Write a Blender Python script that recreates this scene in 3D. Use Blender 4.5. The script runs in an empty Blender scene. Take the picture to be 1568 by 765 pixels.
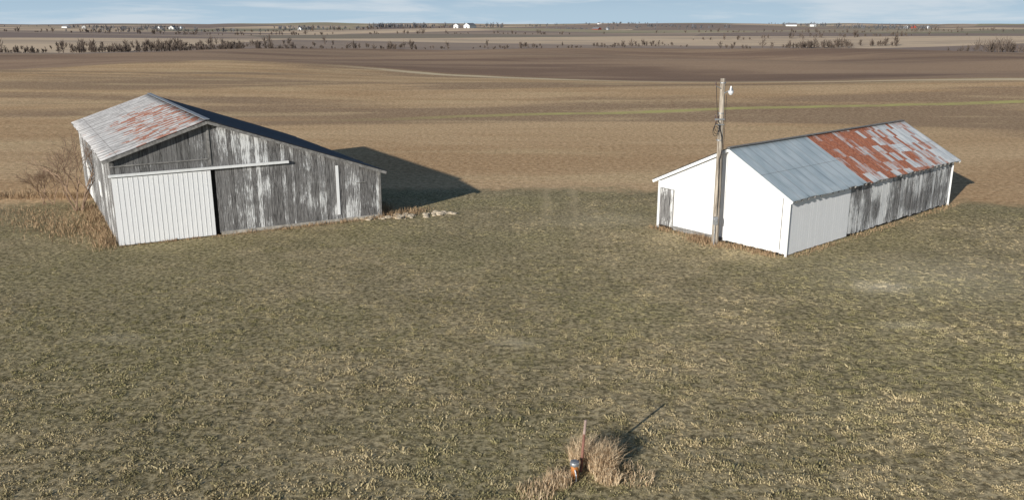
import bpy, bmesh, math, random
from mathutils import Vector, Matrix, noise as mnoise
random.seed(7)
S=bpy.context.scene
S.view_settings.view_transform='Standard'
S.view_settings.look='None'
S.view_settings.exposure=0
COL=S.collection

# ---------------------------------------------------------------- node helpers
class NT:
    def __init__(s,name,world=False):
        if world:
            s.m=bpy.data.worlds.new(name)
        else:
            s.m=bpy.data.materials.new(name)
        s.m.use_nodes=True
        s.t=s.m.node_tree
        s.t.nodes.clear()
    def n(s,t,**k):
        nd=s.t.nodes.new(t)
        for a,b in k.items(): setattr(nd,a,b)
        return nd
    def put(s,sock,v):
        if isinstance(v,bpy.types.NodeSocket): s.t.links.new(v,sock)
        elif isinstance(v,(tuple,list)) and len(v)==3 and sock.type=='RGBA': sock.default_value=(*v,1)
        else: sock.default_value=v
    def M(s,op,a,b=0.0,c=None,clamp=False):
        nd=s.n('ShaderNodeMath',operation=op,use_clamp=clamp)
        s.put(nd.inputs[0],a); s.put(nd.inputs[1],b)
        if c is not None: s.put(nd.inputs[2],c)
        return nd.outputs[0]
    def mix(s,f,a,b,mode='MIX'):
        nd=s.n('ShaderNodeMix',data_type='RGBA',blend_type=mode)
        s.put(nd.inputs[0],f); s.put(nd.inputs[6],a); s.put(nd.inputs[7],b)
        return nd.outputs[2]
    def noise(s,vec,scale,detail=4,rough=.6,dist=0):
        nd=s.n('ShaderNodeTexNoise')
        s.put(nd.inputs['Vector'],vec); nd.inputs['Scale'].default_value=scale
        nd.inputs['Detail'].default_value=detail; nd.inputs['Roughness'].default_value=rough
        nd.inputs['Distortion'].default_value=dist
        return nd.outputs[0]
    def rng(s,v,lo,hi,a=0.0,b=1.0,smooth=True):
        nd=s.n('ShaderNodeMapRange',interpolation_type='SMOOTHSTEP' if smooth else 'LINEAR')
        s.put(nd.inputs[0],v); s.put(nd.inputs[1],lo); s.put(nd.inputs[2],hi)
        nd.inputs[3].default_value=a; nd.inputs[4].default_value=b
        return nd.outputs[0]
    def vmul(s,v,k):
        nd=s.n('ShaderNodeVectorMath',operation='MULTIPLY')
        s.put(nd.inputs[0],v); nd.inputs[1].default_value=k
        return nd.outputs[0]
    def vadd(s,v,k):
        nd=s.n('ShaderNodeVectorMath',operation='ADD')
        s.put(nd.inputs[0],v); s.put(nd.inputs[1],k)
        return nd.outputs[0]
    def sep(s,v):
        nd=s.n('ShaderNodeSeparateXYZ'); s.put(nd.inputs[0],v); return nd.outputs
    def comb(s,x,y,z=0.0):
        nd=s.n('ShaderNodeCombineXYZ'); s.put(nd.inputs[0],x); s.put(nd.inputs[1],y); s.put(nd.inputs[2],z); return nd.outputs[0]
    def bump(s,h,strength=.5,dist=.05):
        nd=s.n('ShaderNodeBump'); s.put(nd.inputs['Height'],h)
        nd.inputs['Strength'].default_value=strength; nd.inputs['Distance'].default_value=dist
        return nd.outputs[0]
    def out(s,col,rough=.9,spec=.2,metal=0.0,normal=None,sheen=None):
        b=s.n('ShaderNodeBsdfPrincipled')
        s.put(b.inputs['Base Color'],col); s.put(b.inputs['Roughness'],rough)
        s.put(b.inputs['Specular IOR Level'],spec); s.put(b.inputs['Metallic'],metal)
        if normal is not None: s.put(b.inputs['Normal'],normal)
        o=s.n('ShaderNodeOutputMaterial'); s.t.links.new(b.outputs[0],o.inputs[0])
        return s.m
    def pos(s): return s.n('ShaderNodeNewGeometry').outputs['Position']
    def uv(s): return s.n('ShaderNodeUVMap').outputs[0]
    def attr(s,name): return s.n('ShaderNodeAttribute',attribute_name=name).outputs['Fac']

def simple(name,col,rough=.8,var=.25,scale=3.0,metal=0.0,spec=.3):
    t=NT(name); p=t.n('ShaderNodeTexCoord').outputs['Object']
    f=t.noise(p,scale,5,.65)
    f=t.rng(f,.3,.7)
    dark=tuple(c*(1-var) for c in col); lite=tuple(min(1,c*(1+var)) for c in col)
    return t.out(t.mix(f,dark,lite),rough,spec,metal,t.bump(f,.3,.01))

# yard colour shared by soil and tufts
PALE=[(16.8,36.5,1.0,1.5,.7),(15.6,31.4,.6,2.2,.4),(-15,30,.7,2.2,.2),(.2,29.5,.6,1.8,.3),(20,38,4,1.6,.3),(6,50,2.5,1.8,.2)]
def yard_tone(t,p):
    big=t.rng(t.noise(p,.085,4,.6),.42,.60)
    med=t.rng(t.noise(t.vadd(p,(31,7,0)),.6,7,.78,.8),.41,.59)
    q=t.vadd(p,(-4,-74,0)); l=t.n('ShaderNodeVectorMath',operation='LENGTH'); t.put(l.inputs[0],q)
    sx,sy,_=t.sep(q); an=t.M('ARCTAN2',sx,t.M('MULTIPLY',sy,-1.0))
    stk=t.rng(t.noise(t.comb(t.M('MULTIPLY',l.outputs['Value'],.8),t.M('MULTIPLY',an,3.0),0.0),1.0,5,.65,.3),.41,.60)
    dark=t.rng(t.noise(t.vadd(p,(3,57,0)),.17,6,.7,.5),.46,.60)
    x,y,_=t.sep(p)
    near_left=t.rng(t.M('ADD',t.M('ADD',t.M('MULTIPLY',x,.8),y),t.M('MULTIPLY',t.noise(p,.12,4,.6),22.0)),28,52,1,0)  # darker tone towards the near left of the yard
    dark=t.M('MAXIMUM',dark,t.M('MULTIPLY',near_left,.5))
    return big,med,stk,dark
def yard_pale(t,p,c,col):
    nz=t.noise(p,1.6,6,.8)
    for (cx,cy,rad,ax,k) in PALE:
        d=t.vmul(t.vadd(p,(-cx,-cy,0)),(1/ax,1,0))
        l=t.n('ShaderNodeVectorMath',operation='LENGTH'); t.put(l.inputs[0],d)
        dd=t.M('ADD',l.outputs['Value'],t.M('MULTIPLY',nz,rad*2.2))
        c=t.mix(t.M('MULTIPLY',t.rng(dd,rad*.8,rad*2.6,1,0),k),c,col)
    return c

# ---------------------------------------------------------------- terrain
def sm(x): x=max(0,min(1,x)); return x*x*(3-2*x)
def H(x,y):
    r=math.hypot(x,y)
    z=0
    t=sm((r-360)/220)
    z+= t*(-4.5+2.5*math.sin(x/170+.7)*math.cos(y/260))
    t2=sm((r-650)/500)
    z+= t2*(3.5+9.0*mnoise.noise(Vector((x/480,y/420,1.3))))
    t3=sm((r-1700)/2200)
    z+= t3*(4+18*mnoise.noise(Vector((x/1300,y/1300,5.1)))+7*mnoise.noise(Vector((x/420,y/700,9.1))))
    z+= sm((r-85)/130)*(1-t)*mnoise.noise(Vector((x/85,y/60,3.3)))*3.4
    return z

def mesh_obj(name,verts,faces,mat=None,smooth=False,parent=None,loc=None):
    me=bpy.data.meshes.new(name); me.from_pydata(verts,[],faces); me.update()
    if mat: me.materials.append(mat)
    if smooth: me.polygons.foreach_set('use_smooth',[True]*len(me.polygons))
    ob=bpy.data.objects.new(name,me); COL.objects.link(ob)
    if parent: par(ob,parent)
    return ob
def par(ob,e):
    ob.parent=e; ob.matrix_parent_inverse=Matrix.Translation(-e.location)
def empty(name,loc):
    e=bpy.data.objects.new(name,None); e.location=loc; e.empty_display_size=.5; COL.objects.link(e); return e

def edgeY(x): return max(46,60-.005*x*x)

NA=420; radii=[0.0]
r=3.0
while r<14000:
    radii.append(r); r*=1.045
    if r<60: r+=.6
verts=[(0,0,0)]; faces=[]
for rr in radii[1:]:
    for i in range(NA):
        a=2*math.pi*i/NA
        x=rr*math.sin(a); y=rr*math.cos(a)
        verts.append((x,y,H(x,y)))
for i in range(NA): faces.append((0,1+(i+1)%NA,1+i))
for k in range(len(radii)-2):
    b=1+k*NA
    for i in range(NA):
        j=(i+1)%NA
        faces.append((b+i,b+j,b+NA+j,b+NA+i))
t=NT('ground_soil_and_grass'); p=t.pos(); xs,ys,_=t.sep(p)
# yard
big,med,stk,dark=yard_tone(t,p)
c=t.mix(med,(.29,.23,.115),(.60,.47,.27))
c=t.mix(t.M('MULTIPLY',stk,.4),c,(.62,.49,.30))
c=t.mix(t.M('MULTIPLY',big,.5),c,(.29,.27,.105))
c=t.mix(t.M('MULTIPLY',dark,.5),c,(.19,.165,.085))
fine=t.noise(p,4.5,7,.85)
c=t.mix(t.rng(fine,.41,.60),t.mix(.70,c,(.05,.042,.022)),t.mix(.42,c,(.82,.67,.42)))
c=yard_pale(t,p,c,(.78,.67,.48))
for tx in (2.1,4.0):
    cen=t.M('ADD',t.M('MULTIPLY',t.M('SUBTRACT',ys,52.0),.06),tx)
    cen=t.M('ADD',cen,t.M('MULTIPLY',t.M('SUBTRACT',t.noise(p,.3,2,.5),.5),1.0))
    d=t.M('ABSOLUTE',t.M('SUBTRACT',xs,cen))
    f=t.rng(t.M('ADD',d,t.M('MULTIPLY',fine,.7)),.3,.9,1,0)
    f=t.M('MULTIPLY',f,t.rng(ys,45,56))
    c=t.mix(t.M('MULTIPLY',f,.4),c,(.64,.50,.31))
yard=c
# near field
ps=t.vmul(p,(.018,.075,0))
st=t.noise(ps,1.0,5,.6,.6)
ps2=t.vmul(p,(.007,.026,0))
st2=t.noise(t.vadd(ps2,(3.1,1.7,0)),1.0,4,.55,.8)
f1=t.mix(t.rng(st,.36,.64),(.68,.41,.205),(.88,.59,.325))
f1=t.mix(t.M('MULTIPLY',t.M('MULTIPLY',t.rng(st2,.47,.58),.85),t.rng(ys,66,95,.3,1)),f1,(.38,.24,.15))
f1=t.mix(t.M('MULTIPLY',t.rng(t.noise(t.vmul(p,(.03,.12,0)),1.0,3,.5),.54,.68),.6),f1,(.92,.66,.36))
rows=t.n('ShaderNodeTexWave',wave_type='BANDS',bands_direction='Y')
t.put(rows.inputs['Vector'],t.vadd(t.vmul(p,(.03,.32,0)),(0,0,0))); rows.inputs['Scale'].default_value=1.0
rows.inputs['Distortion'].default_value=3.0; rows.inputs['Detail'].default_value=3; rows.inputs['Detail Scale'].default_value=.8
f1=t.mix(t.M('MULTIPLY',rows.outputs['Fac'],.12),f1,(.36,.24,.14))
clod=t.noise(p,2.4,6,.85)
f1=t.mix(t.rng(clod,.38,.62),t.mix(.48,f1,(.13,.075,.04)),t.mix(.25,f1,(1.0,.82,.54)))
line2=t.M('MINIMUM',236.0,t.M('SUBTRACT',211.5,t.M('MULTIPLY',xs,.523)))
wob=t.M('MULTIPLY',t.M('SUBTRACT',t.noise(p,.02,3,.5),.5),14.0)
d2=t.M('ADD',t.M('SUBTRACT',ys,line2),wob)
dk=t.mix(t.rng(st2,.4,.62),(.50,.345,.23),(.31,.21,.15))
dk=t.mix(t.M('MULTIPLY',t.rng(t.noise(t.vmul(p,(.01,.05,0)),1.0,4,.6),.45,.7),.6),dk,(.60,.42,.28))
dk=t.mix(t.rng(clod,.36,.66,.4,0),dk,(.12,.08,.055))
f1=t.mix(t.rng(d2,0,10),f1,dk)
f1=t.mix(t.M('MULTIPLY',t.M('MULTIPLY',t.rng(t.M('ABSOLUTE',d2),1.4,3.8,1,0),t.rng(xs,-60,-20)),.85),f1,(.78,.64,.42))
d1=t.M('SUBTRACT',ys,t.M('ADD',110.0,t.M('MULTIPLY',xs,.25)))
d1=t.M('ADD',d1,t.M('MULTIPLY',t.M('SUBTRACT',t.noise(p,.05,3,.5),.5),5.0))
wk=t.M('MULTIPLY',t.rng(t.M('ABSOLUTE',d1),.6,2.0,1,0),t.rng(xs,-30,15))
f1=t.mix(t.M('MULTIPLY',wk,t.rng(t.noise(p,.25,4,.7),.35,.6,.5,.95)),f1,(.58,.53,.20))
# distant patchwork fields, slight bluish haze painted into their colours
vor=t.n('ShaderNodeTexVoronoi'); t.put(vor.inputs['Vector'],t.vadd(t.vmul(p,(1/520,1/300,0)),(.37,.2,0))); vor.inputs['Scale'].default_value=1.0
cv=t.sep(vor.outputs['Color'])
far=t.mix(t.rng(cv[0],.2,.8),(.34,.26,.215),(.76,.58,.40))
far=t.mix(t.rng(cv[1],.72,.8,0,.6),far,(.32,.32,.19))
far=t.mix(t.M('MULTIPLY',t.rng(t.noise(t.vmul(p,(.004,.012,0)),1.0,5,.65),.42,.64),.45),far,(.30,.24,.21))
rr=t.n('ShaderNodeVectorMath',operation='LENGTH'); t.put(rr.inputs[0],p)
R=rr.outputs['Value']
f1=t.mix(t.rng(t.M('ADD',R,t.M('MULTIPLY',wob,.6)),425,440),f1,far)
# yard edge
ed=t.M('MAXIMUM',46.0,t.M('SUBTRACT',60.0,t.M('MULTIPLY',t.M('MULTIPLY',xs,xs),.005)))
de=t.M('ADD',t.M('SUBTRACT',ys,ed),t.M('MULTIPLY',t.M('SUBTRACT',t.noise(p,.35,6,.75),.5),8.0))
fm=t.rng(de,-1.3,1.3)
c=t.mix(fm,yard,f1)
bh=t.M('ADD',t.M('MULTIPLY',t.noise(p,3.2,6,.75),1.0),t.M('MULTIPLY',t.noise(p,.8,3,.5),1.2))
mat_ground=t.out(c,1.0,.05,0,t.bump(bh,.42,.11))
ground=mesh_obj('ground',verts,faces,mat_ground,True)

# ---------------------------------------------------------------- grass
def blades(n,rad,hmin,hmax,w,lean=.5,cx=0,cy=0,zf=None):
    V=[];F=[]
    for i in range(n):
        a=random.uniform(0,2*math.pi); rr=rad*math.sqrt(random.random())
        x=cx+rr*math.cos(a); y=cy+rr*math.sin(a)
        blade(V,F,x,y,0,random.uniform(hmin,hmax),w,lean)
    return V,F
def blade(V,F,x,y,z,h,w,lean):
    b=random.uniform(0,2*math.pi); dx,dy=math.cos(b),math.sin(b)
    l=random.uniform(0,lean)*h; c=random.uniform(0,2*math.pi); lx,ly=math.cos(c)*l,math.sin(c)*l
    k=len(V); w*=random.uniform(.6,1.3)
    V += [(x-dx*w,y-dy*w,z-.01),(x+dx*w,y+dy*w,z-.01),(x+lx*.35+dx*w*.8,y+ly*.35+dy*w*.8,z+h*.55),(x+lx*.35-dx*w*.8,y+ly*.35-dy*w*.8,z+h*.55),(x+lx,y+ly,z+h*(1-.2*lean))]
    F += [(k,k+1,k+2,k+3),(k+3,k+2,k+4)]

t=NT('grass_blades'); p=t.pos(); big,med,stk,dark=yard_tone(t,p)
c=t.mix(med,(.33,.275,.135),(.66,.53,.31))
c=t.mix(t.M('MULTIPLY',stk,.4),c,(.68,.55,.34))
c=t.mix(t.M('MULTIPLY',big,.5),c,(.28,.275,.105))
c=t.mix(t.M('MULTIPLY',dark,.55),c,(.20,.18,.09))
oi=t.n('ShaderNodeObjectInfo').outputs['Random']
c=t.mix(t.rng(oi,.6,1.0,0,.5),c,(.74,.61,.39))
c=t.mix(t.rng(oi,.4,0,0,.6),c,(.19,.175,.08))
c=yard_pale(t,p,c,(.80,.69,.50))
mat_grass=t.out(c,.85,.12)
t=NT('dry_straw'); p=t.pos(); f=t.rng(t.noise(p,6,4,.7),.35,.65)
c=t.mix(f,(.42,.28,.16),(.80,.64,.43))
mat_straw=t.out(c,.85,.15)
t=NT('dead_weeds'); p=t.pos(); f=t.rng(t.noise(p,5,4,.7),.35,.65)
c=t.mix(f,(.24,.15,.09),(.52,.38,.23))
mat_weed=t.out(c,.9,.1)

tcol=bpy.data.collections.new('grass_tufts')
for i in range(8):
    V,F=blades(20,.09 if i%2 else .15,.015,.055 if i<6 else .09,.009,1.7)
    me=bpy.data.meshes.new('tuft'); me.from_pydata(V,[],F); me.materials.append(mat_grass)
    ob=bpy.data.objects.new('tuft',me); tcol.objects.link(ob)
# emitter
V=[];F=[]
NX,NY=24,20
for j in range(NY+1):
    for i in range(NX+1):
        v=j/NY; u=i/NX*2-1
        xx=u*(17+29*v); yy=16+(edgeY(xx)+2.5-16)*v
        V.append((xx,yy,-.004))
for j in range(NY):
    for i in range(NX):
        k=j*(NX+1)+i; F.append((k,k+1,k+NX+2,k+NX+1))
grass=mesh_obj('grass',V,F,mat_grass)
g=bpy.data.node_groups.new('grass_scatter','GeometryNodeTree')
g.interface.new_socket('Geometry',in_out='INPUT',socket_type='NodeSocketGeometry')
g.interface.new_socket('Geometry',in_out='OUTPUT',socket_type='NodeSocketGeometry')
N=g.nodes; L=g.links
def gm(op,a_,b_=0.0,clamp=False):
    nd=N.new('ShaderNodeMath'); nd.operation=op; nd.use_clamp=clamp
    for s_,v_ in ((nd.inputs[0],a_),(nd.inputs[1],b_)):
        if isinstance(v_,bpy.types.NodeSocket): L.new(v_,s_)
        else: s_.default_value=v_
    return nd.outputs[0]
def gr_(v_,lo,hi,o0,o1):
    nd=N.new('ShaderNodeMapRange'); L.new(v_,nd.inputs[0])
    for k_,q_ in enumerate((lo,hi,o0,o1)): nd.inputs[k_+1].default_value=q_
    return nd.outputs[0]
def gnoise(sc,det=3):
    no=N.new('ShaderNodeTexNoise'); no.inputs['Scale'].default_value=sc; no.inputs['Detail'].default_value=det; L.new(po.outputs[0],no.inputs['Vector']); return no.outputs[0]
gi=N.new('NodeGroupInput'); go=N.new('NodeGroupOutput')
ds=N.new('GeometryNodeDistributePointsOnFaces')
ci=N.new('GeometryNodeCollectionInfo'); ci.inputs['Collection'].default_value=tcol
ci.inputs['Separate Children'].default_value=True; ci.inputs['Reset Children'].default_value=True
io=N.new('GeometryNodeInstanceOnPoints'); io.inputs['Pick Instance'].default_value=True
rv=N.new('FunctionNodeRandomValue'); rv.data_type='FLOAT_VECTOR'
rv.inputs[0].default_value=(-.1,-.1,0); rv.inputs[1].default_value=(.1,.1,6.28)
po=N.new('GeometryNodeInputPosition')
sx=N.new('ShaderNodeSeparateXYZ'); L.new(po.outputs[0],sx.inputs[0]); X_,Y_=sx.outputs[0],sx.outputs[1]
sc=gm('MULTIPLY',gr_(gnoise(2.0,5),.40,.62,.5,1.75),gr_(Y_,20,42,1.1,.45))
sc=gm('MULTIPLY',sc,gr_(gnoise(.2,3),.4,.6,.75,1.15))
x2=gm('MULTIPLY',gm('MULTIPLY',X_,X_),.005); e_=gm('MAXIMUM',gm('SUBTRACT',60.0,x2),46.0)
de=gm('ADD',gm('SUBTRACT',Y_,e_),gm('MULTIPLY',gm('SUBTRACT',gnoise(.35,5),.5),8.0))
sc=gm('MULTIPLY',sc,gr_(de,-4,1,1,0))
ds.inputs['Density'].default_value=26
L.new(gi.outputs[0],ds.inputs['Mesh'])
L.new(ds.outputs['Points'],io.inputs['Points'])
L.new(ci.outputs[0],io.inputs['Instance']); L.new(rv.outputs[0],io.inputs['Rotation']); L.new(sc,io.inputs['Scale'])
L.new(io.outputs[0],go.inputs[0])
md=grass.modifiers.new('scatter','NODES'); md.node_group=g

def weeds(name,segs,mat):
    V=[];F=[]
    for (x0,y0,x1,y1,wd,n,h0,h1,w) in segs:
        for i in range(n):
            u=random.random()
            cl=mnoise.noise(Vector((x0+(x1-x0)*u,y0+(y1-y0)*u,0))*1.1)
            if cl<-.15 and random.random()<.7: continue
            x=x0+(x1-x0)*u+random.gauss(0,wd); y=y0+(y1-y0)*u+random.gauss(0,wd)
            blade(V,F,x,y,0,random.uniform(h0,h1)*(1+.8*cl),w,.7)
    return mesh_obj(name,V,F,mat)

# ---------------------------------------------------------------- building helpers
def limb(V,F,p0,p1,r0,r1,n=6):
    p0=Vector(p0);p1=Vector(p1); d=(p1-p0)
    if d.length<1e-6: return
    d.normalize(); a=d.orthogonal().normalized(); b=d.cross(a); k=len(V)
    for (p,r) in ((p0,r0),(p1,r1)):
        for i in range(n):
            an=2*math.pi*i/n; q=p+a*(r*math.cos(an))+b*(r*math.sin(an)); V.append(tuple(q))
    for i in range(n):
        j=(i+1)%n; F.append((k+i,k+j,k+n+j,k+n+i))
    F.append(tuple(k+i for i in range(n))[::-1]); F.append(tuple(k+n+i for i in range(n)))

def beam(V,F,p0,p1,w,h,up=(0,0,1)):
    p0=Vector(p0);p1=Vector(p1); d=(p1-p0).normalized(); s=d.cross(Vector(up)).normalized(); u=s.cross(d)
    k=len(V)
    for p in (p0,p1):
        for (a,b) in ((-1,-1),(1,-1),(1,1),(-1,1)):
            V.append(tuple(p+s*(a*w/2)+u*(b*h/2)))
    F += [(k,k+3,k+2,k+1),(k+4,k+5,k+6,k+7)]
    for i in range(4):
        j=(i+1)%4; F.append((k+i,k+j,k+4+j,k+4+i))
    
def board_wall(name,O,d,nrm,s0,s1,top,bot,w,mat,parent,off=.0,ragged=.03,th=.025,gap=.006,step=.012):
    O=Vector((*O,0)); d=Vector((*d,0)); nrm=Vector((*nrm,0))
    bm=bmesh.new(); uvl=bm.loops.layers.uv.new('UVMap'); rl=bm.verts.layers.float.new('rnd')
    s=s0; i=0
    while s<s1-.02:
        ww=w*random.uniform(.85,1.15); e=min(s1,s+ww)
        if s1-e<.06: e=s1
        gp=gap if random.random()<.8 else gap*2.3
        a=s+gp; b=e-gap; rn=random.random()
        o=off+random.uniform(0,step)
        zb=bot(s)+random.uniform(0,ragged)
        vs=[]
        for (ss,oo) in ((a,o+th),(b,o+th),(b,o),(a,o)):
            q=O+d*ss+nrm*oo
            vs.append((bm.verts.new((q.x,q.y,zb)),ss,zb)); vs.append((bm.verts.new((q.x,q.y,top(ss))),ss,top(ss)))
        for v in vs: v[0][rl]=rn
        mp={v[0]:(v[1],v[2]) for v in vs}
        B=[v[0] for v in vs]
        qs=[(B[0],B[2],B[3],B[1]),(B[2],B[4],B[5],B[3]),(B[4],B[6],B[7],B[5]),(B[6],B[0],B[1],B[7]),(B[1],B[3],B[5],B[7]),(B[0],B[6],B[4],B[2])]
        for q in qs:
            f=bm.faces.new(q)
            for l in f.loops: l[uvl].uv=mp[l.vert]
        s=e; i+=1
    bmesh.ops.recalc_face_normals(bm,faces=bm.faces)
    me=bpy.data.meshes.new(name); bm.to_mesh(me); bm.free(); me.materials.append(mat)
    ob=bpy.data.objects.new(name,me); COL.objects.link(ob); par(ob,parent); return ob

def roof_sheet(name,ra,rb,ea,eb,mat,parent,wl=.2,amp=.018,ndown=10,flip=False,panel=.8):
    ra,rb,ea,eb=map(Vector,(ra,rb,ea,eb)); Lg=(rb-ra).length; dn=(ea-ra).length
    nrm=(rb-ra).cross(ea-ra).normalized()
    if nrm.z<0: nrm=-nrm
    nu=int(Lg/wl*6); V=[];UV=[];F=[]
    jit={}
    for i in range(nu+1):
        u=i/nu; su=u*Lg
        pk=int(su/panel)
        if pk not in jit: jit[pk]=(random.uniform(-.05,.05),random.uniform(-.01,.012))
        for j in range(ndown+1):
            v=j/ndown
            q=(ra.lerp(rb,u)).lerp(ea.lerp(eb,u),v)
            q=q+nrm*(amp*math.sin(2*math.pi*su/wl)+jit[pk][1]*v+.012*mnoise.noise(Vector((su*.5,v*3,0))))
            if j==ndown: q=q+(ea-ra).normalized()*jit[pk][0]
            V.append(tuple(q)); UV.append((su,v*dn))
    for i in range(nu):
        for j in range(ndown):
            k=i*(ndown+1)+j; F.append((k,k+1,k+ndown+2,k+ndown+1))
    me=bpy.data.meshes.new(name); me.from_pydata(V,[],F); me.materials.append(mat)
    ul=me.uv_layers.new(name='UVMap')
    for l in me.loops: ul.data[l.index].uv=UV[l.vertex_index]
    me.polygons.foreach_set('use_smooth',[True]*len(F))
    ob=bpy.data.objects.new(name,me); COL.objects.link(ob); par(ob,parent)
    so=ob.modifiers.new('th','SOLIDIFY'); so.thickness=.006
    return ob

# materials
def wood(name,paint,dark=(.055,.052,.05),mid=(.29,.28,.27),seedv=0,pc=(.86,.86,.84),fx=15,fy=1.1,soft=.08):
    t=NT(name); uv=t.uv(); rn=t.attr('rnd')
    sh=t.comb(t.M('MULTIPLY',rn,37.0),t.M('MULTIPLY',rn,91.0),seedv)
    v1=t.vadd(t.vmul(uv,(18,.9,1)),sh)
    grain=t.noise(v1,1.6,6,.75)
    v2=t.vadd(t.vmul(uv,(fx,fy,1)),sh)
    pa=t.noise(v2,1.3,8,.8)
    bigp=t.noise(t.vadd(t.vmul(uv,(.45,.5,1)),(seedv,2,0)),1.0,3,.5)
    c=t.mix(t.rng(grain,.38,.62),dark,mid)
    c=t.mix(t.rng(rn,0,1,0,.5),c,t.mix(.5,c,(.40,.39,.38)))
    thr=t.M('ADD',pa,t.M('MULTIPLY',t.M('SUBTRACT',bigp,.5),.5))
    thr=t.M('ADD',thr,t.M('MULTIPLY',t.M('SUBTRACT',rn,.5),.14))
    mk=t.rng(thr,.60-paint,.60+soft-paint)
    c=t.mix(t.M('MULTIPLY',mk,.94),c,pc)
    h=t.M('ADD',grain,t.M('MULTIPLY',mk,.4))
    return t.out(c,.85,.2,0,t.bump(h,.5,.012))
m_wood=wood('weathered_barn_boards',.065)
m_wood2=wood('weathered_side_boards',.15,seedv=4,mid=(.36,.35,.34))
m_woodd=wood('weathered_gable_boards',-.01,seedv=9,mid=(.22,.215,.205))
m_white=wood('white_painted_boards',.38,dark=(.3,.29,.27),mid=(.5,.49,.47),seedv=2,pc=(.90,.90,.89))
m_door=wood('white_door_paint',.55,dark=(.5,.49,.47),mid=(.7,.69,.67),seedv=6,pc=(.94,.94,.93))
m_dark=simple('interior_painted_shade',(.02,.018,.016))  # near-black colour stands in for unlit interior behind gaps and openings
m_trim=simple('white_trim',(.86,.86,.84),.6,.06,6)
m_gray=simple('gray_timber',(.24,.23,.215),.9,.35,5)
m_conc=simple('concrete',(.42,.39,.34),.95,.3,4)

def metal(name,kind):
    t=NT(name); uv=t.uv(); u,v,_=t.sep(uv)
    cw,chh=(.27,.55) if kind=='L' else (.36,.8)
    cu=t.M('FLOOR',t.M('DIVIDE',u,cw)); cvv=t.M('FLOOR',t.M('DIVIDE',t.M('ADD',v,t.M('MULTIPLY',cu,.77)),chh))
    wn=t.n('ShaderNodeTexWhiteNoise'); t.put(wn.inputs['Vector'],t.comb(cu,cvv,3.0)); cell=wn.outputs['Value']
    st=t.noise(t.vmul(uv,(3.2,.9,1)),1.0,6,.75,.3)
    fi=t.noise(t.vmul(uv,(12,5,1)),1.0,5,.75)
    pc=t.M('FLOOR',t.M('DIVIDE',u,.8)); w2=t.n('ShaderNodeTexWhiteNoise'); t.put(w2.inputs['Vector'],t.comb(pc,1.0,7.0))
    if kind=='R':
        clean=t.mix(t.rng(t.noise(t.vmul(uv,(1.5,.5,1)),1.0,4,.6),.35,.65),(.36,.43,.47),(.48,.54,.57))
        old=t.mix(t.rng(st,.35,.65),(.48,.51,.53),(.74,.75,.74))
        base=t.mix(t.rng(u,7.62,7.7),clean,old)
        zone=t.M('MULTIPLY',t.rng(u,7.62,7.7),t.rng(u,11.5,20.8,1,.4))
        zone2=t.M('MULTIPLY',zone,t.rng(v,3.0,4.6,1,.85))
        thr=t.M('ADD',t.M('ADD',t.M('MULTIPLY',st,.6),t.M('MULTIPLY',cell,.36)),t.M('MULTIPLY',fi,.26))
        thr=t.M('ADD',thr,t.M('MULTIPLY',zone2,.46))
        mk=t.rng(thr,.86,1.03)
        mk=t.M('MULTIPLY',mk,t.rng(u,7.62,7.7)); seamk=.28
    elif kind=='L':
        base=t.mix(t.rng(t.noise(t.vmul(uv,(6,1.2,1)),1.0,6,.75),.40,.60),(.34,.325,.315),(.68,.66,.64))
        base=t.mix(t.M('MULTIPLY',w2.outputs['Value'],.2),base,(.78,.77,.76))
        zone=t.M('MULTIPLY',t.rng(u,9,19,1,.0),t.rng(v,2.4,4.8,1,.2))
        thr=t.M('ADD',t.M('ADD',t.M('MULTIPLY',st,.42),t.M('MULTIPLY',cell,.50)),t.M('MULTIPLY',fi,.22))
        thr=t.M('ADD',thr,t.M('MULTIPLY',zone,.34))
        mk=t.M('MULTIPLY',t.rng(thr,.86,.96),.92); seamk=.7
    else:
        base=t.mix(t.rng(st,.35,.65),(.05,.052,.058),(.09,.09,.10))  # near-black base paints in the shade of slopes turned from the sun
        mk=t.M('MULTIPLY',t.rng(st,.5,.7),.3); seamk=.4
    rust=t.mix(t.rng(fi,.35,.65),(.25,.075,.042),(.52,.22,.13))
    c=t.mix(mk,base,rust)
    seam=t.rng(t.M('ABSOLUTE',t.M('SUBTRACT',t.M('FRACT',t.M('DIVIDE',u,.8)),.5)),.43,.48)
    c=t.mix(t.M('MULTIPLY',seam,seamk),c,(.13,.12,.12))
    lap=t.rng(t.M('ABSOLUTE',t.M('SUBTRACT',t.M('FRACT',t.M('DIVIDE',v,2.45)),.5)),.488,.496)
    c=t.mix(t.M('MULTIPLY',lap,.5),c,(.12,.10,.09))
    rough=t.M('ADD',.55,t.M('MULTIPLY',mk,.35)); met=t.M('MULTIPLY',t.M('SUBTRACT',1.0,mk),.08 if kind!='X' else 0)
    return t.out(c,rough,.25,met,t.bump(fi,.15,.01))
m_roofR=metal('rusted_corrugated_roof','R'); m_roofL=metal('corrugated_roof_aged','L'); m_roof_shade=metal('corrugated_roof_painted_shade','X')

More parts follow.
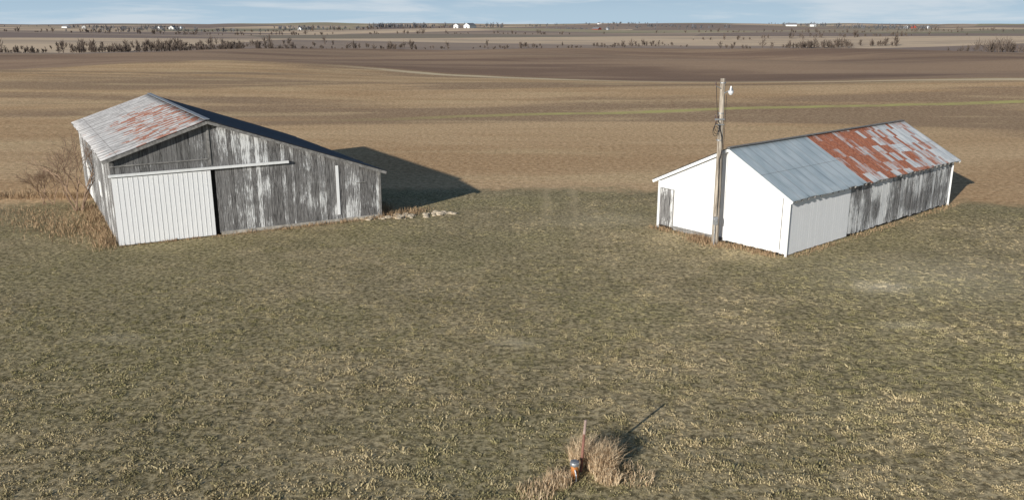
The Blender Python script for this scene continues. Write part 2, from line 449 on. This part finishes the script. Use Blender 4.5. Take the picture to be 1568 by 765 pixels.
# ---------------------------------------------------------------- LEFT BARN
A=Vector((-21.07,43.73)); ua=Vector((.875,.483)).normalized(); wa=Vector((-.51,.86)).normalized()
nf=Vector((ua.y,-ua.x)); nl=Vector((-wa.y,wa.x)); nr=-nl
LB=20.0; WB=14.8
def hL(s): return 4.69+.34*s if s<5 else 6.39-.356*(s-5)
cen=A+ua*WB/2+wa*LB/2
barn=empty('wooden_barn',(cen.x,cen.y,0))
def PL(s,tt,h): q=A+ua*s+wa*tt; return (q.x,q.y,h)
tp=lambda s:hL(s)-.04
z0=lambda s:.12
board_wall('front_boards',A,ua,nf,5.22,WB,tp,z0,.24,m_wood,barn)
board_wall('front_gable_boards',A,ua,nf,0,5.22,tp,lambda s:3.80,.24,m_woodd,barn)
C=A+wa*LB
board_wall('side_boards',A,wa,nl,0,LB,lambda s:4.6,lambda s:.05,.25,m_wood,barn)
Bc=A+ua*WB
board_wall('low_side_boards',Bc,wa,nr,0,LB,lambda s:2.8,z0,.25,m_wood,barn)
board_wall('back_boards',C,ua,-nf,0,WB,tp,z0,.25,m_wood,barn)
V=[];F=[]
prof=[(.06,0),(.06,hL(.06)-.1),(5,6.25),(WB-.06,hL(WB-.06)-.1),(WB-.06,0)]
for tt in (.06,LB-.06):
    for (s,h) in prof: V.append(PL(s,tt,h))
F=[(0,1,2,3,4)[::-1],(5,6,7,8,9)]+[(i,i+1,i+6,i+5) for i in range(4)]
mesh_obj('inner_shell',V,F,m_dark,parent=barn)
board_wall('sliding_door',A,ua,nf,-.02,4.98,lambda s:3.70,lambda s:.04,.25,m_door,barn,off=.10,ragged=.01,gap=.001,step=.002)
V=[];F=[]
def LN(s,o,h): q=A+ua*s+nf*o; return (q.x,q.y,h)
i=0.25
while i<4.9:
    beam(V,F,LN(i,.133,.06),LN(i,.133,3.68),.03,.010,up=(nf.x,nf.y,0)); i+=.25
mesh_obj('door_battens',V,F,simple('door_batten_paint',(.74,.74,.73),.7,.12,8),parent=barn)
V=[];F=[]
beam(V,F,LN(-.15,.15,3.80),LN(9.3,.15,3.86),.16,.13); 
mesh_obj('door_track',V,F,m_trim,parent=barn)
V=[];F=[]
beam(V,F,LN(.0,.06,4.28),LN(4.95,.06,4.34),.05,.07)
beam(V,F,LN(5.02,.05,4.0),LN(5.02,.05,6.25),.12,.05,up=(nf.x,nf.y,0))
beam(V,F,LN(WB-.02,.05,.1),LN(WB-.02,.05,2.85),.14,.05,up=(nf.x,nf.y,0))
beam(V,F,LN(13.3,.05,2.25),LN(13.9,.05,2.27),.05,.04)
mesh_obj('front_trim',V,F,m_gray,parent=barn)
board_wall('pale_board',A,ua,nf,12.06,12.24,lambda s:3.4,lambda s:.4,.18,m_door,barn,off=.04)
V=[];F=[]
beam(V,F,PL(5.3,-.02,.0),PL(WB+.05,-.02,.0),.16,.36); beam(V,F,PL(WB+.02,.1,.0),PL(WB+.02,LB,.0),.16,.36)
mesh_obj('foundation',V,F,m_conc,parent=barn)
def LS(tt,o,h): q=A+wa*tt+nl*o; return (q.x,q.y,h)
V=[];F=[]
for (t0,t1,h0,h1) in ((13.2,15.4,.3,2.6),(6.2,7.0,1.6,2.5)):
    beam(V,F,LS(t0,.07,(h0+h1)/2),LS(t1,.07,(h0+h1)/2),.05,h1-h0)
mesh_obj('side_door',V,F,m_trim,parent=barn)
e=.10
rA=PL(5,-.35,6.39+e); rB=PL(5,LB+.35,6.39+e)
roof_sheet('roof_sunny_slope',rA,rB,PL(-.4,-.35,hL(-.4)+e),PL(-.4,LB+.35,hL(-.4)+e),m_roofL,barn,wl=.16)
roof_sheet('roof_long_slope',rA,rB,PL(WB+.35,-.35,hL(WB+.35)+e),PL(WB+.35,LB+.35,hL(WB+.35)+e),m_roof_shade,barn,wl=.16,amp=.008)
V=[];F=[]
for tt in (-.33,LB+.33):
    beam(V,F,PL(-.38,tt,hL(-.38)-.02),PL(5,tt,6.36),.04,.16)
    beam(V,F,PL(5,tt,6.36),PL(WB+.33,tt,hL(WB+.33)-.02),.04,.16)
mesh_obj('rake_boards',V,F,m_gray,parent=barn)
V=[];F=[]
beam(V,F,PL(5,-.36,6.39+e+.04),PL(5,LB+.36,6.39+e+.04),.28,.03)
mesh_obj('ridge_cap',V,F,simple('galvanised_ridge',(.38,.39,.40),.5,.2,3,.4),parent=barn)
V=[];F=[]
tt=.2
while tt<LB:
    beam(V,F,PL(-.36,tt,hL(-.36)-.0),PL(.3,tt,hL(.3)-.02),.05,.12)
    beam(V,F,PL(WB-.3,tt,hL(WB-.3)-.02),PL(WB+.3,tt,hL(WB+.3)),.05,.12); tt+=.6
mesh_obj('rafter_tails',V,F,m_gray,parent=barn)

# ---------------------------------------------------------------- RIGHT BARN
R0=Vector((14.0,41.6)); a=Vector((-.63,.777)).normalized(); b=Vector((.755,.655)).normalized()
nF=Vector((-a.y,a.x)); nF=nF if nF.y<0 else -nF
nS=Vector((b.y,-b.x))
WR=8.62; LR=19.4
def hR(s): return 3.07+.537*s if s<3.76 else 5.09-.463*(s-3.76)
cen=R0+a*WR/2+b*LR/2
shed=empty('white_shed',(cen.x,cen.y,0))
def PR(s,tt,h): q=R0+a*s+b*tt; return (q.x,q.y,h)
tp=lambda s:hR(s)-.04
board_wall('front_boards',R0,a,nF,0,7.45,tp,lambda s:.1,.19,m_white,shed,ragged=.04,gap=.004)
board_wall('front_upper_boards',R0,a,nF,7.45,WR,tp,lambda s:2.35,.19,m_white,shed,gap=.004)
board_wall('front_weathered_door',R0,a,nF,7.5,WR-.12,lambda s:2.33,lambda s:.15,.22,m_wood,shed,off=.0)
board_wall('side_white_boards',R0,b,nS,0,6.15,lambda s:3.0,lambda s:.05,.22,m_door,shed,gap=.002,step=.002)
board_wall('side_weathered_boards',R0,b,nS,6.15,LR-.15,lambda s:3.0,lambda s:.08,.24,m_wood2,shed,off=-.012,ragged=.12,step=.006)
Rl=R0+a*WR; Rb=R0+b*LR
board_wall('far_side_boards',Rl,b,-nS,0,LR,lambda s:2.75,lambda s:.05,.24,m_white,shed)
board_wall('back_boards',Rb,a,-nF,0,WR,tp,lambda s:.05,.24,m_white,shed)
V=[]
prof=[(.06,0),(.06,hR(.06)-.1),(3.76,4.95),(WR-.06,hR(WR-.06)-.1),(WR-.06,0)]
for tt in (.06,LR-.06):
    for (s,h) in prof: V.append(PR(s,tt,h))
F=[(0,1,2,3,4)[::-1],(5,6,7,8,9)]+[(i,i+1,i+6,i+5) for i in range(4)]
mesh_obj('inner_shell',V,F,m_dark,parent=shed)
e=.09
rA=PR(3.76,-.3,5.09+e); rB=PR(3.76,LR+.35,5.09+e)
roof_sheet('roof_rusted_slope',rA,rB,PR(-.35,-.3,hR(-.35)+e),PR(-.35,LR+.35,hR(-.35)+e),m_roofR,shed,wl=.16,amp=.009)
roof_sheet('roof_back_slope',rA,rB,PR(WR+.3,-.3,hR(WR+.3)+e),PR(WR+.3,LR+.35,hR(WR+.3)+e),m_roof_shade,shed,wl=.16)
V=[];F=[]
for tt in (-.27,LR+.32):
    beam(V,F,PR(-.33,tt,hR(-.33)-.02),PR(3.76,tt,5.06),.035,.15)
    beam(V,F,PR(3.76,tt,5.06),PR(WR+.28,tt,hR(WR+.28)-.02),.035,.15)
mesh_obj('rake_boards',V,F,m_trim,parent=shed)
V=[];F=[]
beam(V,F,PR(-.03,-.05,.0),PR(-.03,-.05,3.0),.10,.10,up=(1,0,0))
beam(V,F,PR(-.0,LR-.04,.0),PR(-.0,LR-.04,3.0),.16,.12,up=(1,0,0))
beam(V,F,PR(WR-.05,-.05,.0),PR(WR-.05,-.05,2.8),.13,.12,up=(1,0,0))
mesh_obj('corner_posts',V,F,m_trim,parent=shed)
V=[];F=[]
tt=.1
while tt<LR:
    beam(V,F,PR(-.33,tt,hR(-.33)-.0),PR(.2,tt,hR(.2)-.01),.05,.12); tt+=.6
beam(V,F,PR(-.06,0.1,2.96),PR(-.06,LR,2.96),.05,.12)
mesh_obj('rafter_tails',V,F,m_gray,parent=shed)
V=[];F=[]
beam(V,F,PR(3.9,-.04,.14),PR(7.4,-.04,.14),.05,.24)
mesh_obj('sill_board',V,F,m_gray,parent=shed)
V=[];F=[]
beam(V,F,PR(3.76,-.32,5.09+e+.03),PR(3.76,LR+.36,5.09+e+.03),.26,.03)
mesh_obj('ridge_cap',V,F,m_gray,parent=shed)
V=[];F=[]
beam(V,F,PR(7.47,-.045,.12),PR(7.47,-.045,2.35),.07,.04,up=(nF.x,nF.y,0))
beam(V,F,PR(.35,-.045,.3),PR(.35,-.045,3.0),.03,.03,up=(nF.x,nF.y,0))
mesh_obj('door_jamb',V,F,m_gray,parent=shed)

# ---------------------------------------------------------------- UTILITY POLE
px,py=11.0,44.2
pole=empty('utility_pole',(px,py,0))
t=NT('pole_wood'); pp=t.n('ShaderNodeTexCoord').outputs['Object']
gr=t.noise(t.vmul(pp,(9,9,.5)),1.6,6,.7)
m_pole=t.out(t.mix(t.rng(gr,.35,.65),(.16,.13,.10),(.56,.49,.40)),.9,.2,0,t.bump(gr,.6,.02))
V=[];F=[]; n=14; rings=10; lean=Vector((-.12,0,8.8))
for k in range(rings+1):
    u=k/rings; c0=Vector((px,py,0))+lean*u; rr=.18-.055*u
    for i in range(n):
        an=2*math.pi*i/n; q=rr*(1+.05*math.sin(3*an+u*4)); V.append((c0.x+q*math.cos(an),c0.y+q*math.sin(an),c0.z-(.1 if k==0 else 0)))
for k in range(rings):
    for i in range(n):
        j=(i+1)%n; F.append((k*n+i,k*n+j,(k+1)*n+j,(k+1)*n+i))
F.append(tuple(rings*n+i for i in range(n)))
mesh_obj('pole_shaft',V,F,m_pole,True,pole)
m_steel=simple('galvanised_steel',(.42,.43,.44),.45,.15,6,.7)
m_black=simple('black_cable',(.02,.02,.022),.6,.2,6)
m_porc=simple('white_insulator',(.75,.76,.78),.3,.08,6)
tx,ty=px-.11,py
V=[];F=[]
limb(V,F,(tx+.08,ty-.1,8.05),(tx+.35,ty-.35,8.25),.03,.03,8)
beam(V,F,(tx-.35,ty-.16,6.72),(tx+.16,ty-.16,6.72),.07,.07)
beam(V,F,(tx-.3,ty-.16,6.45),(tx+.16,ty-.16,6.45),.05,.05)
limb(V,F,(tx-.12,ty-.13,8.3),(tx-.38,ty-.2,8.42),.025,.02,6)
for z in (8.55,7.0,5.6): 
    limb(V,F,(px-.11,py,z),(px-.11,py,z+.05),.16,.16,14)
mesh_obj('brackets',V,F,m_steel,parent=pole)
V=[];F=[]
limb(V,F,(tx+.34,ty-.38,8.20),(tx+.34,ty-.38,8.36),.11,.07,12)
limb(V,F,(tx+.34,ty-.38,8.36),(tx+.34,ty-.38,8.44),.05,.04,10)
mesh_obj('lamp_housing',V,F,m_steel,parent=pole)
V=[];F=[]
limb(V,F,(tx+.34,ty-.38,8.20),(tx+.34,ty-.38,8.08),.14,.13,14)
limb(V,F,(tx+.34,ty-.38,8.08),(tx+.34,ty-.38,7.99),.13,.06,14)
mesh_obj('lamp_bowl',V,F,m_porc,parent=pole)
V=[];F=[]
for (ix,iz) in ((-.33,6.78),(-.18,6.78),(-.28,6.5),(-.4,8.45)):
    limb(V,F,(tx+ix,ty-.16,iz),(tx+ix,ty-.16,iz+.13),.04,.03,10); limb(V,F,(tx+ix,ty-.16,iz+.13),(tx+ix,ty-.16,iz+.17),.04,.03,10)
mesh_obj('insulators',V,F,simple('brown_insulator',(.09,.05,.04),.3,.1,6),parent=pole)
V=[];F=[]
def cable(pts,r=.016):
    for q0,q1 in zip(pts,pts[1:]): limb(V,F,q0,q1,r,r,6)
loop=[(tx-.38+.25*u,ty-.2+.03*u,8.42-1.9*math.sin(u*1.4)-.0) for u in [k/8 for k in range(9)]]
cable(loop,.014)
for k in range(3):
    ctr=(tx-.2-.04*k,ty-.2,6.35-.12*k); cable([(ctr[0]+.14*math.cos(x),ctr[1],ctr[2]+.26*math.sin(x)) for x in [i*math.pi/6 for i in range(13)]],.014)
cable([(tx-.1,ty-.18,6.4),(px-.05,py-.2,5.8),(px+.02,py-.2,5.2),(px-.1,py-.2,4.6),(px-.05,py-.21,3.0),(px-.04,py-.21,1.6)],.022)
cable([(px+.08,py-.16,8.0),(px+.09,py-.17,5.0),(px+.1,py-.19,2.0)],.012)
mesh_obj('cables',V,F,m_black,parent=pole)
bm=bmesh.new(); bmesh.ops.create_cube(bm,size=1); bmesh.ops.scale(bm,vec=(.26,.14,.42),verts=bm.verts); bmesh.ops.bevel(bm,geom=bm.edges[:],offset=.02,segments=2)
r2=bmesh.ops.create_cone(bm,segments=16,radius1=.09,radius2=.08,depth=.12,cap_ends=True)
bmesh.ops.rotate(bm,verts=r2['verts'],cent=(0,0,0),matrix=Matrix.Rotation(math.pi/2,3,'X')); bmesh.ops.translate(bm,vec=(0,-.12,.05),verts=r2['verts'])
bmesh.ops.translate(bm,vec=(px-.12,py-.27,1.35),verts=bm.verts)
me=bpy.data.meshes.new('meter_box'); bm.to_mesh(me); bm.free(); me.materials.append(m_steel)
ob=bpy.data.objects.new('meter_box',me); COL.objects.link(ob); par(ob,pole)
V=[];F=[]
limb(V,F,(px-.12,py-.25,0),(px-.12,py-.25,1.14),.03,.03,8)
mesh_obj('conduit',V,F,m_steel,parent=pole)

# ---------------------------------------------------------------- WELL CASING + STAKE
wx,wy=1.64,19.8
well=empty('well_casing',(wx,wy,0))
def lathe(name,prof,cx,cy,mat,parent,n=20):
    V=[];F=[]
    for (r_,z_) in prof:
        for i in range(n):
            an=2*math.pi*i/n; V.append((cx+r_*math.cos(an),cy+r_*math.sin(an),z_))
    for k in range(len(prof)-1):
        for i in range(n):
            j=(i+1)%n; F.append((k*n+i,k*n+j,(k+1)*n+j,(k+1)*n+i))
    F.append(tuple((len(prof)-1)*n+i for i in range(n)))
    return mesh_obj(name,V,F,mat,parent=parent)
m_rust=simple('rusty_orange_pipe',(.50,.20,.06),.8,.45,7)
lathe('casing_pipe',[(.10,-.05),(.10,.36),(.108,.362),(.108,.39)],wx,wy,m_rust,well)
lathe('well_cap',[(.125,.391),(.13,.40),(.13,.45),(.115,.475),(.115,.49),(.07,.51),(.0,.515)],wx,wy,m_steel,well)
V=[];F=[]
for k in range(6):
    an=k*math.pi/3+.3; limb(V,F,(wx+.118*math.cos(an),wy+.118*math.sin(an),.37),(wx+.118*math.cos(an),wy+.118*math.sin(an),.49),.012,.012,6)
limb(V,F,(wx+.0,wy-.10,.30),(wx+.03,wy-.2,.18),.022,.022,8); limb(V,F,(wx+.03,wy-.2,.18),(wx+.03,wy-.2,-.02),.022,.022,8)
mesh_obj('cap_bolts_and_conduit',V,F,m_steel,parent=well)
stake=empty('marker_stake',(1.83,20.15,0))
V=[];F=[]
limb(V,F,(1.83,20.15,-.05),(1.90,20.15,1.1),.04,.036,8)
mesh_obj('stake_rod',V,F,simple('red_brown_rod',(.25,.12,.09),.7,.3,5),parent=stake)
V=[];F=[]
limb(V,F,(1.90,20.15,1.1),(1.93,20.15,1.5),.038,.034,8)
mesh_obj('stake_tip',V,F,simple('pale_rod',(.38,.28,.24),.7,.2,5),parent=stake)

V=[];F=[]
for (cx,cy,rad,n_,h0,h1) in ((2.4,20.3,.4,1300,.3,.9),(2.5,19.7,.35,300,.2,.5),(1.2,19.6,.4,450,.15,.4),(.6,19.1,.5,300,.1,.35),(3.2,19.9,.6,220,.1,.3),(1.95,20.7,.4,600,.3,.9),(2.6,20.9,.45,450,.2,.65)):
    V2,F2=blades(n_,rad,h0,h1,.007,.9,cx,cy); k=len(V); V+=V2; F+=[tuple(i+k for i in f) for f in F2]
mesh_obj('tall_dry_grass',V,F,mat_straw)

segs=[]
def wseg(P0,P1,wd,n,h0,h1,w=.012): segs.append((P0[0],P0[1],P1[0],P1[1],wd,n,h0,h1,w))
wseg(PL(-.5,-.2,0),PL(-.5,12,0),.35,2200,.15,.6)
wseg(PL(0,-.25,0),PL(5,-.25,0),.12,400,.05,.18)
wseg(PL(5,-.35,0),PL(15,-.35,0),.2,1000,.06,.22)
wseg(PL(15.3,0,0),PL(15.3,3,0),.5,900,.2,.6)
wseg(PL(15,-.3,0),PL(18,.5,0),.4,700,.1,.35)
wseg(PR(8.8,-.4,0),PR(.3,-.45,0),.22,1800,.06,.3)
wseg(PR(5.4,-.8,0),PR(3.2,-.9,0),.35,700,.08,.3)
wseg(PR(-.3,0,0),PR(-.3,LR+1,0),.18,1300,.05,.2)
weeds('dead_weeds',segs,mat_weed)
segs=[]
wseg((-48,56.5),(-27,57),.5,3200,.2,.75)
wseg((-44,53),(-25,51),1.4,2600,.06,.28)
wseg((-29,50),(-23.5,46),1.0,1800,.08,.4)
weeds('fence_row_brush',segs,mat_weed)

V=[];F=[]
for i in range(60):
    u=random.random(); x=-9.5+u*5.6+random.gauss(0,.15); y=50.2+u*1.5+random.gauss(0,.3); s=random.uniform(.05,.19)
    bm=bmesh.new(); bmesh.ops.create_icosphere(bm,subdivisions=2,radius=s)
    k=len(V); sd=random.random()*50
    for v in bm.verts:
        f=1+.5*mnoise.noise(v.co/s*.9+Vector((sd,0,0))); V.append((x+v.co.x*f*1.3,y+v.co.y*f,s*.2+v.co.z*f*.6))
    for f in bm.faces: F.append(tuple(k+v.index for v in f.verts))
    bm.free()
mesh_obj('foundation_rubble',V,F,simple('limestone',(.50,.42,.31),.95,.3,5))

# ---------------------------------------------------------------- bare trees
def bare(V,F,p,d,ln,r,depth,n=5):
    q=p+d*ln; limb(V,F,p,q,r,r*.68,n)
    if depth==0: return
    for k in range(random.choice((2,3,3))):
        nd=(d+Vector((random.gauss(0,.42),random.gauss(0,.42),random.gauss(.08,.22)))).normalized()
        bare(V,F,q if k else p.lerp(q,random.uniform(.6,1)),nd,ln*random.uniform(.62,.88),max(.008,r*.64),depth-1,max(3,n-1))
m_bark=simple('bare_bark',(.30,.205,.14),.9,.3,4)
tr=empty('bare_tree',(-27.6,52.6,0)); V=[];F=[]
for k in range(5):
    bare(V,F,Vector((-27.6+random.gauss(0,.2),52.6+random.gauss(0,.2),0)),Vector((random.gauss(-.05,.28),random.gauss(0,.2),1)).normalized(),1.5,.06,5)
mesh_obj('trunk_and_twigs',V,F,m_bark,parent=tr)
tr=empty('bare_tree',(-31,54.5,0)); V=[];F=[]
for k in range(4):
    bare(V,F,Vector((-31+random.gauss(0,.8),54.5,0)),Vector((random.gauss(0,.35),random.gauss(0,.2),1)).normalized(),.8,.04,5)
mesh_obj('trunk_and_twigs',V,F,m_bark,parent=tr)

def far_tree(V,F,x,y,h,nt,tw):
    z=H(x,y)-.2
    limb(V,F,(x,y,z),(x+random.gauss(0,.1)*h*.3,y,z+h*.6),.035*h,.012*h,4)
    w=h*random.uniform(.32,.5)
    for i in range(nt):
        b0=Vector((x,y,z+h*random.uniform(.0,.55)))
        an=random.uniform(0,6.283); rr=random.uniform(.15,1)*w
        tpz=z+h*random.uniform(.3,1)*(1-.35*(rr/w)**2)
        q=Vector((x+math.cos(an)*rr,y+math.sin(an)*rr,tpz)); s=Vector((random.uniform(-1,1),random.uniform(-1,1),random.uniform(-.4,.4))).normalized()*tw
        k=len(V); m=b0.lerp(q,.6)
        V+= [tuple(b0),tuple(m+s),tuple(q),tuple(m-s)]; F.append((k,k+1,k+2,k+3))
V=[];F=[]
def belt(pts,n,jit,h0,h1,nt=34,tw=.16,clump=.0):
    for i in range(n):
        u=random.random()*(len(pts)-1); k=int(u); u-=k
        x=pts[k][0]*(1-u)+pts[k+1][0]*u+random.gauss(0,jit); y=pts[k][1]*(1-u)+pts[k+1][1]*u+random.gauss(0,jit)
        g_=mnoise.noise(Vector((x/24,y/40,4)))
        if g_<clump-.25: continue
        cl=.65+.8*mnoise.noise(Vector((x/30,y/30,0)))
        far_tree(V,F,x,y,max(1.5,random.uniform(h0,h1)*cl*1.2),nt,tw)
belt([(-330,430),(-270,450),(-200,490),(-130,540)],480,14,2.5,7.5,clump=.0)
belt([(-130,540),(-60,600),(60,700),(160,760)],260,16,2.5,7,30,.2,clump=.15)
belt([(-330,520),(-240,560),(-160,640)],200,18,4,8,30,.2,clump=.1)
belt([(160,640),(230,660),(300,700)],150,12,5,9,30,.22,clump=.2)
belt([(275,510),(320,520),(380,500)],130,9,5,10,clump=.05)
belt([(190,900),(500,980)],110,22,5,10,24,.28,clump=.25)
belt([(-700,1150),(-300,1250),(100,1300)],200,26,5,10,22,.35,clump=.2)
belt([(-800,1700),(-300,1600),(-50,1750)],150,26,6,11,20,.45,clump=.2)
belt([(250,1350),(600,1500),(950,1400)],160,26,6,11,20,.4,clump=.2)
mesh_obj('creek_tree_line',V,F,simple('brush_bark',(.13,.10,.08),.95,.3,.2))

# ---------------------------------------------------------------- distant farm buildings
fm_white=simple('farm_white',(.75,.75,.74),.7,.08,1); fm_red=simple('farm_red',(.30,.06,.04),.8,.15,1); fm_gray=simple('farm_roof',(.22,.22,.23),.7,.15,1); fm_bin=simple('bin_steel',(.5,.52,.54),.4,.1,1,.6)
def farm(name,x,y,w,l,h,mw,ang):
    z=H(x,y)-.3; e_=empty(name,(x,y,z)); ca,sa=math.cos(ang),math.sin(ang)
    def P(u,v,hh): return (x+u*ca-v*sa,y+u*sa+v*ca,z+hh)
    rh=h+w*.3; V=[];
    for v in (-l/2,l/2):
        V+=[P(-w/2,v,0),P(-w/2,v,h),P(0,v,rh),P(w/2,v,h),P(w/2,v,0)]
    F=[(0,1,2,3,4)[::-1],(5,6,7,8,9),(0,1,6,5),(3,4,9,8)]
    mesh_obj('walls',V,F,mw,parent=e_)
    o=.5; dz=.12
    V=[P(-w/2-o,-l/2-o,h-.3+dz),P(0,-l/2-o,rh+dz),P(w/2+o,-l/2-o,h-.3+dz),P(-w/2-o,l/2+o,h-.3+dz),P(0,l/2+o,rh+dz),P(w/2+o,l/2+o,h-.3+dz)]
    ob=mesh_obj('roof',V,[(0,1,4,3),(1,2,5,4)],fm_gray,parent=e_); so=ob.modifiers.new('t','SOLIDIFY'); so.thickness=.15
    V=[];F=[]
    beam(V,F,P(-1,-l/2-.03,1.2),P(1,-l/2-.03,1.2),.08,2.4)
    for u in (-w*.3,w*.3): beam(V,F,P(u-.5,-l/2-.03,h*.6),P(u+.5,-l/2-.03,h*.6),.08,1.1)
    mesh_obj('door_and_windows',V,F,m_dark,parent=e_)
sites=[(-1230,2500,1,0,1,0),(-1010,2500,1,1,0,1),(-560,2300,1,0,0,0),(-105,1650,1,1,0,0),(190,2300,0,2,0,1),(760,2200,1,0,1,0),(1130,2500,1,2,0,1),(330,3300,1,0,0,0)]
for i,(x,y,hh,bb,ss,gg) in enumerate(sites):
    if hh: farm('farmhouse',x,y,9,12,5.5,fm_white,random.uniform(-.6,.6))
    if bb: farm('farm_barn',x+random.uniform(24,40),y+15,14,22,5,fm_red if bb==2 else fm_white,random.uniform(-1.2,1.2))
    if ss: farm('machine_shed',x-random.uniform(40,60),y+20,14,26,4,fm_white,random.uniform(.4,1.4))
    if gg:
        bx,by=x+62,y-5; bz=H(bx,by); e_=empty('grain_bin',(bx,by,bz))
        lathe('bin_body',[(4,bz-.3),(4,bz+6),(4.2,bz+6.1),(.6,bz+8.6),(.6,bz+9)],bx,by,fm_bin,e_,16)
V=[];F=[]
random.seed(21)
for (x,y,*_) in sites:
    for i in range(14): far_tree(V,F,x+random.uniform(-70,90),y+random.uniform(25,70),random.uniform(9,15),22,.6)
for k in range(44):
    an=random.uniform(-.66,.66); rr=random.uniform(1700,4200)
    x,y=rr*math.sin(an),rr*math.cos(an)
    for i in range(random.randint(4,22)):
        far_tree(V,F,x+random.gauss(0,rr*.016),y+random.gauss(0,30),random.uniform(7,14),18,.6)
for i in range(60): far_tree(V,F,-330+random.uniform(-85,85),2500+random.gauss(0,20),random.uniform(12,20),24,.8)
mesh_obj('horizon_tree_groves',V,F,simple('grove_bark',(.15,.15,.16),.95,.3,.1))

# ---------------------------------------------------------------- light
el=math.radians(16.5); hx,hy=.57,.8216
d=Vector((hx*math.cos(el),hy*math.cos(el),-math.sin(el)))
sl=bpy.data.lights.new('sun','SUN'); sl.energy=5.0; sl.angle=math.radians(.5); sl.color=(1,.96,.89)
so=bpy.data.objects.new('sun',sl); so.rotation_euler=d.to_track_quat('-Z','Y').to_euler(); so.location=(-30,-40,40); COL.objects.link(so)
w=NT('World',True); S.world=w.m
sk=w.n('ShaderNodeTexSky',sky_type='NISHITA'); sk.sun_disc=False; sk.sun_elevation=el; sk.sun_rotation=math.atan2(-hx,-hy)
sk.air_density=1.0; sk.dust_density=.3; sk.ozone_density=2.0
gc=w.n('ShaderNodeTexCoord').outputs['Generated']
gx,gy,gz=w.sep(gc)
clear=w.mix(w.rng(gz,0.0,.10),(8.6,11.6,14.2),(2.6,4.8,8.4))
colr=w.mix(w.rng(gz,.05,.5,.92,.15),sk.outputs[0],clear)
cl=w.rng(w.noise(w.vmul(gc,(3,3,34)),1.3,6,.6,.3),.46,.66,0,.7)
cl=w.M('MULTIPLY',cl,w.rng(gz,.06,.2,1,.1))
colr=w.mix(cl,colr,(12.6,13.8,14.8))
bg=w.n('ShaderNodeBackground'); w.put(bg.inputs[0],colr); bg.inputs[1].default_value=.052
wo=w.n('ShaderNodeOutputWorld'); w.t.links.new(bg.outputs[0],wo.inputs[0])

# ---------------------------------------------------------------- camera
cd=bpy.data.cameras.new('camera'); cd.sensor_width=36; cd.lens=29.6; cd.clip_end=30000; cd.clip_start=.1
co=bpy.data.objects.new('camera',cd); co.location=(0,0,11.5); co.rotation_euler=(math.radians(90-15),0,0); COL.objects.link(co)
S.camera=co
